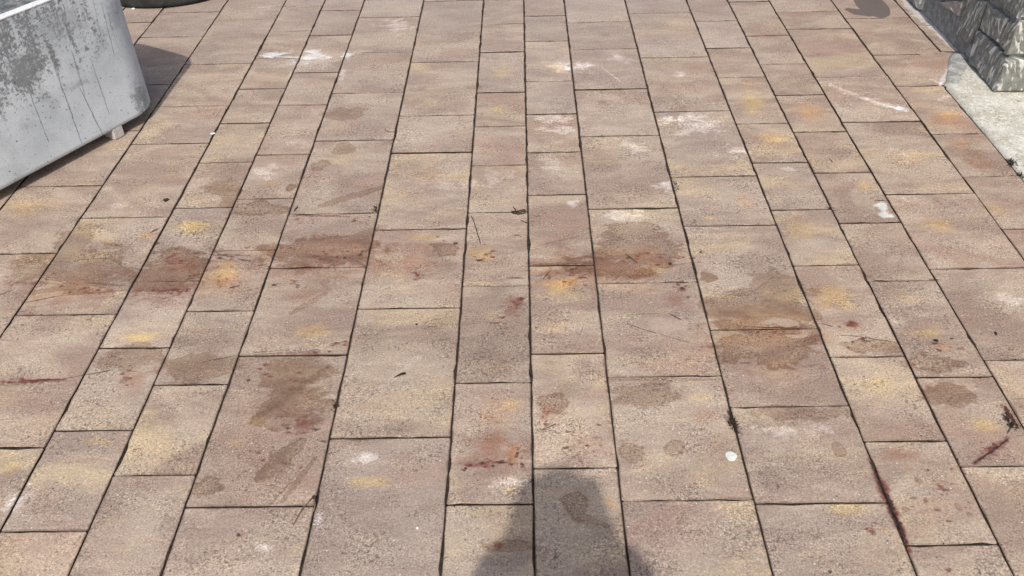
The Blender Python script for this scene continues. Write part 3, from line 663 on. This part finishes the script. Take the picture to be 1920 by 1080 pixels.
def planter_material():
    m, b, p = material('weathered_planter_coat')
    P = b.new('ShaderNodeTexCoord').outputs['Object']; X, Y, Z = b.sep(P)
    F2 = b.comb(b.math('SUBTRACT', X, b.math('MULTIPLY', Y, -.6)), Z, 0.0)
    n1 = b.noise(F2, 5, 4, .6); n2 = b.noise(F2, 42, 6, .72); n3 = b.noise(F2, 130, 4, .7)
    drip = b.noise(b.vec('MULTIPLY', F2, (1.0, .07, 1.0)), 48, 5, .7)
    N = b.vec('SUBTRACT', b.noise(F2, 30, 5, .65, out=1), (.5, .5, .5))
    c = b.mix(b.ramp(n1, .3, .7), col(.48, .53, .57), col(.60, .645, .68))
    gsp = b.ramp(n3, .3, .7, .9, 1.08, False); c = b.mix(1.0, c, b.comb(gsp, gsp, gsp), 'MULTIPLY')
    # growth is densest on the upper left of the face, thinning downwards and towards the corner
    zone = b.math('ADD', b.math('MULTIPLY', b.ramp(Z, .10, .42), .8), b.math('MULTIPLY', b.ramp(X, -.30, -.62), .25))
    zone = b.math('MULTIPLY', zone, b.ramp(X, -.06, -.30, .35, 1.05))
    big = b.noise(F2, 9, 6, .68, dist=.5)
    n4 = b.noise(F2, 88, 5, .72)
    val = b.math('ADD', b.math('MULTIPLY', n2, .24), b.math('ADD', b.math('MULTIPLY', n4, .30), b.math('ADD', b.math('MULTIPLY', drip, .24), b.math('MULTIPLY', big, .22))))
    thr = b.math('SUBTRACT', .600, b.math('MULTIPLY', zone, .125))
    mk = b.ramp(val, thr, b.math('ADD', thr, .035))
    c = b.mix(b.math('MULTIPLY', mk, b.ramp(n3, .3, .6, .55, .95)), c, col(.145, .155, .16))
    soot = b.math('MULTIPLY', b.math('MULTIPLY', zone, b.ramp(big, .42, .66)), .55)
    c = b.mix(soot, c, col(.20, .22, .225))
    pale = b.math('MULTIPLY', b.ramp(b.noise(b.vec('MULTIPLY', F2, (1.0, .3, 1.0)), 70, 5, .7), .60, .70), .7)
    c = b.mix(pale, c, col(.58, .63, .67))
    sp = b.ramp(b.noise(F2, 95, 2, .5), .665, .71)
    c = b.mix(b.math('MULTIPLY', sp, .85), c, col(.04, .04, .04))
    T = b.ramp(n3, .35, .6, 0, 1, False); Q = b.ramp(n2, .25, .75, -1, 1, False)
    inv = Matrix.Rotation(-math.atan2(PD.y, PD.x), 4, 'Z') @ Matrix.Translation(-corner)
    def fp(x, y):
        w_ = onplane(x, y, P_FRONT, PN); l = inv @ w_; return Vector((l.x, l.z, 0))
    items = []
    global KINDS
    KINDS['d'] = ('MIX', (.13, .14, .145), 'Tg', .55, .012, .75, .5); KINDS['g'] = ('MIX', (.24, .26, .275), 'Tg', .35, .03, .8, .8)
    for x1, y1, x2, y2, hw, a in ((52,165,92,268,.0035,.9),(112,150,153,268,.0045,.9),(150,165,195,258,.004,.95),(170,110,205,215,.0035,.8),(175,0,196,95,.004,.5),
                                  (190,5,215,105,.0045,.7),(135,95,160,180,.006,.6),(120,20,132,80,.007,.6),(100,95,118,175,.005,.6),(198,10,222,90,.003,.6),(90,80,110,150,.006,.5)):
        A_, B_ = fp(x1, y1), fp(x2, y2)
        items.append(('K', 'd', A_, B_, hw, a, None))
    for x, y, rx, rz, a in ((262,182,.05,.075,1.0),(275,185,.05,.08,.9),(215,30,.05,.08,.5),(150,158,.06,.02,.6),(270,200,.05,.03,.6),(40,130,.08,.06,.5),(130,40,.10,.08,.5),(90,60,.1,.06,.45)):
        items.append(('E', 'g', fp(x, y), rx, rz, a, None))
    c = add_marks(b, c, b.comb(X, Z, 0.0), N, {'Tg': T, 'Tp': T, 'Q1': Q, 'Q2': Q}, items)
    b.l.new(c, p.inputs['Base Color']); p.inputs['Roughness'].default_value = .6; p.inputs['Specular IOR Level'].default_value = .4
    bu = b.new('ShaderNodeBump'); bu.inputs['Strength'].default_value = .25; bu.inputs['Distance'].default_value = .003
    b.l.new(b.math('ADD', n2, n3), bu.inputs['Height']); b.l.new(bu.outputs[0], p.inputs['Normal'])
    return m
m_planter = planter_material()
rings = []
for z, o in ((.045, .004), (.048, .0), (.06, 0), (.15, 0), (.3, .001), (.45, .001), (PH-.03, .0), (PH-.007, .0)):
    rr = []
    for x, y in rrect(o, PR-o):
        zz = z
        if z < .07: zz = z+.005*math.sin(x*9.0+1)*(1 if z < .05 else .5)
        rr.append((x, y, zz))
    rings.append(rr)
under = [(x, y, .06) for x, y in rrect(.05, PR-.05)]
loft([under]+rings, 'body', m_planter, planter, cap_first=True)
m_rim = grainy('pale_planter_rim', (.66, .68, .69), (.76, .775, .78), 20, .6, .1, .002, coord='Object')  # rim coloured a paler grey than the body
rims = [[(x, y, PH-.0072) for x, y in rrect(.0, PR)], [(x, y, PH-.006) for x, y in rrect(-.0015, PR+.0015)], [(x, y, PH-.0015) for x, y in rrect(-.0015, PR+.0015)], [(x, y, PH) for x, y in rrect(.001, PR-.001)],
        [(x, y, PH) for x, y in rrect(PT-.006, PR-PT+.006)], [(x, y, PH-.006) for x, y in rrect(PT, PR-PT)], [(x, y, PH-.10) for x, y in rrect(PT+.004, PR-PT-.004)]]
o_ = loft(rims, 'rim', m_rim, planter)
for pl_ in o_.data.polygons: pl_.use_smooth = abs(pl_.normal.z) < .2
m_soil = grainy('dry_grey_soil', (.10, .11, .11), (.30, .32, .32), 26, .95, .9, .02, coord='Object')
bm = bmesh.new(); grd = {}
for i in range(31):
    for j in range(14):
        x = -PL+.051+(PL-.102)*i/30; y = .051+(PW-.102)*j/13
        # keep inside the rounded inner corners
        cx = min(max(x, -PL+PR), -PR); cy = min(max(y, PR), PW-PR); dx, dy = x-cx, y-cy; dl = math.hypot(dx, dy); rmax = PR-.052
        if dl > rmax and dx and dy: x, y = cx+dx/dl*rmax, cy+dy/dl*rmax
        grd[i, j] = bm.verts.new((x, y, PH-.055+rs.gauss(0, .004)))
for i in range(30):
    for j in range(13): bm.faces.new((grd[i, j], grd[i+1, j], grd[i+1, j+1], grd[i, j+1]))
bm_obj('soil', bm, m_soil, planter, smooth=True)
# feet: small pale blocks; one shows at the front edge
m_foot = grainy('pale_foot', (.40, .37, .35), (.54, .51, .49), 60, .7, .3, .002, coord='Object')
def foot(x, y):
    bm = bmesh.new(); addbox(bm, x-.024, x+.024, y-.03, y+.03, 0, .047)
    bmesh.ops.bevel(bm, geom=bm.edges[:], offset=.004, segments=1, affect='EDGES')
    return bm_obj('foot', bm, m_foot, planter)
fl = (Matrix.Rotation(-math.atan2(PD.y, PD.x), 4, 'Z') @ Matrix.Translation(-corner)) @ gp(218, 256)
foot(fl.x, .030); foot(fl.x, PW-.06); foot(-PL+.25, .04); foot(-PL+.25, PW-.06)

# ------------------------------------------------------------------ dark round pot at the top left
pot = empty('round_pot', (-1.86, 4.742, 0))
tag(pot, 'large dark grey round pot standing behind the pale planter', 'pot')
m_pot = grainy('dark_pot_plastic', (.024, .027, .026), (.048, .052, .050), 14, .55, .15, .003, coord='Object')
def circ(r, z, n=64): return [(r*math.cos(2*math.pi*k/n), r*math.sin(2*math.pi*k/n), z) for k in range(n)]
loft([circ(.36, .006), circ(.395, .006), circ(.408, .014), circ(.412, .03), circ(.43, .2), circ(.45, .46)], 'body', m_pot, pot, cap_first=True)
loft([circ(.449, .459), circ(.472, .462), circ(.476, .47), circ(.476, .505), circ(.47, .512), circ(.435, .512), circ(.43, .50), circ(.425, .43)], 'rim', m_pot, pot)
loft([circ(.428, .45), circ(.2, .46), circ(.02, .465)], 'soil', grainy('pot_soil', (.03, .022, .016), (.08, .06, .045), 30, 1, .8, .01, coord='Object'), pot, cap_last=True)

# ------------------------------------------------------------------ small things lying on the paving
def blob_mesh(rx, ry, rz, r, n=1):
    bm = bmesh.new(); bmesh.ops.create_icosphere(bm, subdivisions=n+1, radius=1)
    for v in bm.verts:
        k = 1+r.gauss(0, .07); v.co = Vector((v.co.x*rx*k, v.co.y*ry*k, v.co.z*rz*k+rz*.85))
    return bm
def tube(path, radii, n=6):
    V, F = [], []
    for i, p in enumerate(path):
        a = path[max(0, i-1)]; c = path[min(len(path)-1, i+1)]; d = (c-a).normalized()
        s = d.cross(Vector((0, 0, 1))).normalized(); u = s.cross(d)
        for k in range(n):
            t = 2*math.pi*k/n; V.append(tuple(p+(s*math.cos(t)+u*math.sin(t))*radii[i]))
    m = len(path)
    for i in range(m-1):
        for k in range(n):
            j = (k+1) % n; F.append((i*n+k, i*n+j, (i+1)*n+j, (i+1)*n+k))
    F.append(tuple(range(n))[::-1]); F.append(tuple(range((m-1)*n, m*n)))
    return V, F
m_twig = grainy('dead_twig', (.030, .020, .014), (.085, .055, .036), 220, .9, .4, .001, coord='Object')
m_straw = grainy('dry_stem', (.12, .085, .055), (.22, .16, .11), 220, .9, .4, .001, coord='Object')
m_black = grainy('dark_bud', (.012, .008, .008), (.045, .028, .024), 260, .75, .5, .001, coord='Object')
rd = random.Random(9)
def twig(pxs, rmm, label, mat=m_twig, name='twig', group=None):
    pts = [gp(x, y) for x, y in pxs]; base = pts[0].copy(); path = []
    for i in range(len(pts)-1):
        for k in range(3): path.append(pts[i].lerp(pts[i+1], k/3))
    path.append(pts[-1]); R_ = rmm/1000
    n = len(path)
    rad = [R_*(.55+.45*math.sin(math.pi*(i+.6)/(n+.4))) for i in range(n)]
    path = [Vector((p.x-base.x+rd.gauss(0, .0006), p.y-base.y+rd.gauss(0, .0006), rad[i]*.95+.0004)) for i, p in enumerate(path)]
    V, F = tube(path, rad, 6)
    o = mesh_obj(name, V, F, mat, smooth=True); o.location = base
    tag(o, label, name.replace('_', ' '), group); return o
twig([(884,405),(893,430),(901,457)], 1.6, 'thin dark twig slanting beside the joint on a yellowish paver')
o = twig([(576,945),(566,958),(550,985)], 2.0, 'brown forked stem lying across the corner of two pavers', m_straw)
p0 = o.location
for pxs in (((588,932),(580,941),(576,946)), ((590,934),(591,948),(588,960))):
    pts = [gp(*q)-p0 for q in pxs]; V, F = tube([Vector((p.x, p.y, .0026)) for p in pts], [.0014, .002, .0014], 6)
    mesh_obj('side_shoot', V, F, m_straw, o, smooth=True)
bm = blob_mesh(.0052, .0052, .004, rd)
o = bm_obj('stalk_knot', bm, m_twig, o, smooth=True); o.location = gp(589, 934)-p0
twig([(1555,297),(1559,303),(1563,305)], 1.2, 'tiny curled dark stem on a beige paver right of centre')
twig([(722,243),(728,248),(742,248)], 1.2, 'small hooked dark stem near the joint behind the brown blotch')
twig([(976,414),(988,418)], 1.5, 'short dark stem sticking out of the long joint below the twig clump')
twig([(1902,187),(1913,194)], 2.2, 'short brown stick on the concrete in front of the wall corner')
twig([(1813,186),(1822,188)], 1.8, 'tiny brown stick on the concrete beside the cement ridge')
twig([(551,396),(559,388)], 2.2, 'small dark stalk at the joint corner above the reddish stain')
twig([(1640,376),(1662,378)], 1.5, 'thin dark stem just above the white paint patch')
twig([(1077,652),(1095,608)], .5, 'hair thin pale brown stem on the paver right of the central joint', m_straw)
# clump of twigs at a joint crossing
cl = empty('twig_clump', tuple(gp(980, 398)))
tag(cl, 'tangle of dark twigs where a cross joint meets the central joint', 'twigs')
for pxs in (((986,397),(975,400),(962,402)), ((970,400),(966,394),(962,389)), ((986,401),(972,403),(960,401)), ((985,394),(970,397),(958,398))):
    pts = [gp(*q)-cl.location for q in pxs]; V, F = tube([Vector((p.x, p.y, .0026+rd.uniform(0, .002))) for p in pts], [.0018, .0022, .0012], 6)
    mesh_obj('twig', V, F, m_twig, cl, smooth=True)
def bud(x, y, L, W, ang, label, mat=m_black, H=None, name='fallen_bud'):
    o = bm_obj(name, blob_mesh(L, W, (H or W)*.8, rd, 1), mat, smooth=True); o.location = gp(x, y); o.rotation_euler = (0, 0, math.radians(ang))
    tag(o, label, name.replace('_', ' ')); return o
o = bud(756, 702, .0085, .0042, 22, 'dark club shaped bud lying on the olive tinted paver left of centre')
V, F = tube([Vector((-.006, 0, .003)), Vector((-.015, -.001, .002)), Vector((-.026, -.003, .001))], [.0032, .0022, .0010], 6)
mesh_obj('stem', V, F, m_black, o, smooth=True)
bud(312, 376, .010, .006, 10, 'black crumb on the smooth grey paver right of the planter')
bud(1755, 640, .006, .0042, -35, 'dark seed on the yellow paver near the right edge', name='fallen_seed')
bud(1867, 626, .008, .003, 80, 'slender dark seed on the pale grey paver at the right edge', name='fallen_seed')
bud(781, 609, .0035, .003, 10, 'tiny black seed on the upper part of the olive tinted paver', name='fallen_seed')
m_white = grainy('white_chip', (.72, .71, .68), (.82, .81, .79), 120, .7, .3, .001, coord='Object')
bud(783, 991, .0036, .0032, 0, 'tiny white pebble on the beige paver at the bottom left of centre', m_white, name='pebble')
bud(399, 251, .011, .006, 10, 'flat white chip lodged in the long joint right of the planter', m_white, .003, name='stone_chip')
bud(250, 17.5, .010, .006, 0, 'small white crumb at the foot of the dark pot', m_white, .005, name='stone_chip')
# flattened chewing gum
bm = bmesh.new(); vs_ = []
for s, z in ((1.0, .0004), (.93, .0016), (.6, .0021)):
    ring = []
    for k in range(22):
        t = 2*math.pi*k/22; q_ = s*(1+.06*math.sin(3*t+1)+.04*math.sin(5*t)); ring.append(bm.verts.new((.0135*q_*math.cos(t), .0155*q_*math.sin(t), z)))
    vs_.append(ring)
for a, c in zip(vs_, vs_[1:]):
    for k in range(22): bm.faces.new((a[k], a[(k+1) % 22], c[(k+1) % 22], c[k]))
bm.faces.new(vs_[-1])
gum = bm_obj('chewing_gum', bm, grainy('pale_gum', (.60, .60, .55), (.74, .74, .69), 90, .6, .2, .001, coord='Object'), smooth=True)
gum.location = gp(1371, 855); tag(gum, 'flattened round white piece of chewing gum on a mauve paver', 'chewing gum')
# weeds / moss tufts rooted in joints
m_moss = grainy('dark_moss', (.018, .012, .010), (.055, .035, .025), 200, 1, .5, .001, coord='Object')
def tuft(x, y, n, L, label, spread=1.0, name='moss_tuft', ylen=1.0):
    V, F = [], []
    for i in range(n):
        a = rd.uniform(0, 2*math.pi); l = L*rd.uniform(.5, 1.1); s = Vector((rd.gauss(0, .004)*spread, rd.gauss(0, .006)*spread*ylen, -.004))
        t = s+Vector((math.cos(a)*l, math.sin(a)*l*ylen, rd.uniform(.003, .011))); m = (s+t)/2+Vector((0, 0, .004)); sd2 = Vector((-math.sin(a), math.cos(a), 0))*.0011
        k = len(V); V += [s-sd2, s+sd2, m-sd2, m+sd2, t]; F += [(k, k+1, k+3, k+2), (k+2, k+3, k+4)]
    o = mesh_obj(name, V, F, m_moss); o.location = gp(x, y); tag(o, label, name.replace('_', ' ')); return o
tuft(1375, 796, 90, .013, 'dark moss tuft in the long joint above the white chewing gum', 1.0, ylen=1.5)
tuft(1897, 305, 80, .024, 'dark weed tuft growing where paving meets the pale concrete', 1.4, 'weed_tuft')
tuft(1914, 330, 40, .014, 'small dark weed tuft lower down the edge of the pale concrete', 1.2, 'weed_tuft')
tuft(1557, 391, 26, .009, 'tiny moss tuft at a joint crossing left of the white paint patch')
tuft(1893, 790, 60, .014, 'dark moss tuft in the long joint by the purple crack stain', 1.2, ylen=1.6)
tuft(704, 392, 40, .010, 'dark moss tuft in the joint behind the long brown stain', .9, ylen=2.0)
tuft(630, 762, 40, .009, 'ragged moss in the joint left of the olive tinted paver', .9, ylen=2.0)
tuft(1268, 352, 40, .009, 'dark moss in the joint beside the white salt patch', .9, ylen=2.4)

# loose soil crumbs pressed into and spilling from the joints
V, F = [], []
def crumb(x, y, z, s):
    k = len(V); a = rd.uniform(0, 6.28)
    for i in range(3): V.append((x+s*math.cos(a+2.09*i)*rd.uniform(.6, 1.2), y+s*math.sin(a+2.09*i)*rd.uniform(.6, 1.4), z))
    V.append((x+rd.gauss(0, s*.3), y+rd.gauss(0, s*.3), z+s*rd.uniform(.6, 1.1)))
    F.extend([(k, k+1, k+3), (k+1, k+2, k+3), (k+2, k, k+3)])
for poly, _ in PAVERS:
    if poly[0].y > 4.6 or poly[0].x < -2.1: continue
    for e in range(4):
        a, c = poly[e], poly[(e+1) % 4]; ln = (c-a).length
        if abs(a.x-c.x) < .01 and rd.random() < .35: dens = 40
        else: dens = 55 if abs(a.y-c.y) < .01 else 22
        for _ in range(int(ln*dens*rd.uniform(.3, 1.3))):
            t = rd.random(); p = a.lerp(c, t); off_ = rd.gauss(0, .0018)
            inj = abs(off_) < .0022
            crumb(p.x+(off_ if abs(a.x-c.x) < .01 else 0), p.y+(off_ if abs(a.y-c.y) < .01 else 0), -.0042 if inj else -.0004, rd.uniform(.0012, .0030))
cr = mesh_obj('loose_soil', V, F, grainy('loose_soil', (.022, .016, .012), (.085, .062, .045), 60, 1, .3, .001))
tag(cr, 'dark soil crumbs caught in the joints between pavers', kind='stuff')

# ------------------------------------------------------------------ the photographer, standing behind the camera: the shadow on the paving is theirs
def skin_mesh(name, verts, edges, radii, mat, parent=None, root=0, sub=2):
    me = bpy.data.meshes.new(name); me.from_pydata(verts, edges, []); o = bpy.data.objects.new(name, me); C.objects.link(o)
    md = o.modifiers.new('skin', 'SKIN'); md.use_smooth_shade = True; md.branch_smoothing = .3
    for i, r_ in enumerate(radii):
        sv = me.skin_vertices[0].data[i]; sv.radius = (r_, r_) if not isinstance(r_, tuple) else r_; sv.use_root = i == root
    sb = o.modifiers.new('sub', 'SUBSURF'); sb.levels = sb.render_levels = sub
    if mat: me.materials.append(mat)
    if parent: o.parent = parent
    return o
PX, PY = .008, -.245
person = empty('person', (PX, PY, 0))
tag(person, 'person in grey jacket and dark trousers whose shadow falls across the near pavers', 'person')
m_skin = grainy('skin', (.48, .30, .22), (.56, .36, .27), 30, .55, .1, .001, coord='Object')
m_jacket = grainy('grey_jacket', (.10, .11, .12), (.16, .17, .18), 80, .9, .3, .002, coord='Object')
m_trous = grainy('dark_trousers', (.03, .035, .05), (.06, .065, .08), 90, .9, .3, .002, coord='Object')
m_shoe = grainy('black_shoe', (.02, .02, .02), (.05, .05, .05), 60, .5, .2, .002, coord='Object')
m_hair = grainy('brown_hair', (.03, .02, .014), (.07, .045, .03), 120, .7, .5, .003, coord='Object')
V_, E2, R2 = [], [], []
def sv(p, r_, par=None):
    V_.append(p); R2.append(r_)
    if par is not None: E2.append((par, len(V_)-1))
    return len(V_)-1
pel = sv((0, 0, .98), .125); wa = sv((0, .01, 1.14), .115, pel); ch = sv((0, .0, 1.34), .135, wa); nb = sv((0, .0, 1.53), .075, ch); nk = sv((0, .02, 1.61), .055, nb)
hd0 = sv((0, .05, 1.69), (.062, .075), nk); hd1 = sv((0, .045, 1.775), (.077, .092), hd0); hd2 = sv((0, .03, 1.845), (.062, .075), hd1)
TG = {}
LENS = Vector((CAMX, 0, CAMH)); pc = LENS - CF*.035 + CR*.022 - CU*.034      # phone centre, just behind the lens
ph_l = {}
for s in (-1, 1):
    sh = sv((s*.175, -.005, 1.495), .062, ch); el = sv((s*.215+.02, .06, 1.235), .056, sh)
    hp = pc + CR*(s*.088) - CU*.045 - CF*.02; hp = (hp.x-PX, hp.y-PY, hp.z)
    wr = sv((hp[0]+s*.018, hp[1]-.035, hp[2]-.055), .030, el); pm = sv(hp, (.034, .022), wr)
    TG[s] = pm
    for k in range(4):          # fingers wrap the back edge of the phone, unequal lengths
        q0 = pc + CR*(s*(.080-.006*k)) + CU*(.034-.020*k) - CF*.006
        q1 = q0 - CR*(s*(.020+.004*(k in (1, 2)))) + CF*.004
        a = sv((q0.x-PX+s*.006, q0.y-PY-.01, q0.z-.004), .0095, pm); sv((q1.x-PX, q1.y-PY, q1.z), .008, a)
    t0 = pc + CR*(s*.072) - CU*.052 - CF*.022; t1 = pc + CR*(s*.045) - CU*.040 - CF*.020
    a = sv((t0.x-PX, t0.y-PY, t0.z), .011, pm); sv((t1.x-PX, t1.y-PY, t1.z), .0095, a)
    hip = sv((s*.095, 0, .92), .095, pel); kn = sv((s*.11, .02, .50), .062, hip); an = sv((s*.12, -.01, .09), .042, kn); to = sv((s*.135, .13, .035), .036, an)
body = skin_mesh('body', V_, E2, R2, m_skin, person)
# face: nose, ears, eyes, mouth
def ell(name, loc, rad, mat, parent, seg=1):
    bm = bmesh.new(); bmesh.ops.create_icosphere(bm, subdivisions=seg+1, radius=1)
    for v in bm.verts: v.co = Vector((v.co.x*rad[0]+loc[0], v.co.y*rad[1]+loc[1], v.co.z*rad[2]+loc[2]))
    return bm_obj(name, bm, mat, parent, smooth=True)
m_eye = grainy('eye', (.7, .7, .7), (.8, .8, .8), 10, .2, 0, .001, coord='Object'); m_lip = grainy('lip', (.40, .16, .14), (.45, .2, .17), 40, .5, .1, .001, coord='Object')
ell('nose', (0, .142, 1.73), (.014, .018, .026), m_skin, body); ell('mouth', (0, .128, 1.69), (.026, .010, .008), m_lip, body)
for s in (-1, 1):
    ell('ear', (s*.080, .04, 1.745), (.010, .020, .032), m_skin, body); ell('eye', (s*.031, .126, 1.757), (.014, .010, .009), m_eye, body)
ell('hair', (0, .010, 1.812), (.092, .105, .088), m_hair, person, 2); ell('hair', (0, -.03, 1.70), (.108, .075, .12), m_hair, person, 2)
# clothing follows the body
def sub_skin(name, ids, grow, mat, root, extra=None):
    mp = {i: k for k, i in enumerate(ids)}
    vv = [V_[i] for i in ids]; ee = [(mp[a], mp[c]) for a, c in E2 if a in mp and c in mp]
    rr = [(R2[i][0]+grow, R2[i][1]+grow) if isinstance(R2[i], tuple) else R2[i]+grow for i in ids]
    if extra: vv.append(extra[0]); rr.append(extra[1]); ee.append((mp[root], len(vv)-1))
    return skin_mesh(name, vv, ee, rr, mat, person, mp[root])
names = {tuple(round(c, 3) for c in v): i for i, v in enumerate(V_)}
arm_ids = [i for i in range(len(V_)) if any(abs(V_[i][2]-z) < 1e-6 for z in (1.495, 1.235))] + [e[0] for e in []]
wr_ids = [a for a, c in E2 if c in TG.values()]
sub_skin('jacket', [pel, wa, ch, nb]+arm_ids+wr_ids, .027, m_jacket, pel, ((0, 0, .84), .165))
leg_ids = [i for i in range(len(V_)) if any(abs(V_[i][2]-z) < 1e-6 for z in (.92, .50, .09))]
sub_skin('trousers', [pel]+leg_ids, .014, m_trous, pel, ((0, .005, 1.10), .125))
for s in (-1, 1):
    bm = bmesh.new(); bmesh.ops.create_icosphere(bm, subdivisions=3, radius=1)
    for v in bm.verts: v.co = Vector((v.co.x*.050+s*.128, v.co.y*.145+.06, max(0, v.co.z*.065+.045*(1-.35*v.co.y)+.012)))
    bm_obj('shoe', bm, m_shoe, person, smooth=True)
# the phone, held in both hands
phone = empty('phone', (0, 0, 0))
Mp = Matrix.Identity(4)
for i in range(3): Mp[i][0] = CR[i]; Mp[i][1] = CU[i]; Mp[i][2] = -CF[i]; Mp[i][3] = pc[i]
phone.matrix_world = Mp
bm = bmesh.new(); addbox(bm, -.072, .072, -.036, .036, -.004, .004); bmesh.ops.bevel(bm, geom=[e for e in bm.edges if abs(e.verts[0].co.z-e.verts[1].co.z) > .005], offset=.012, segments=4, affect='EDGES'); bmesh.ops.bevel(bm, geom=bm.edges[:], offset=.001, segments=1, affect='EDGES')
bm_obj('case', bm, grainy('phone_case', (.02, .02, .022), (.03, .03, .033), 30, .4, .05, .001, coord='Object'), phone)
bm = bmesh.new(); addbox(bm, -.070, .070, -.033, .033, .0042, .0048)
bm_obj('screen', bm, grainy('phone_glass', (.01, .01, .012), (.014, .014, .016), 10, .1, 0, .001, coord='Object', spec=.5), phone)
tag(phone, 'black phone held sideways in both hands of the photographer', 'phone')
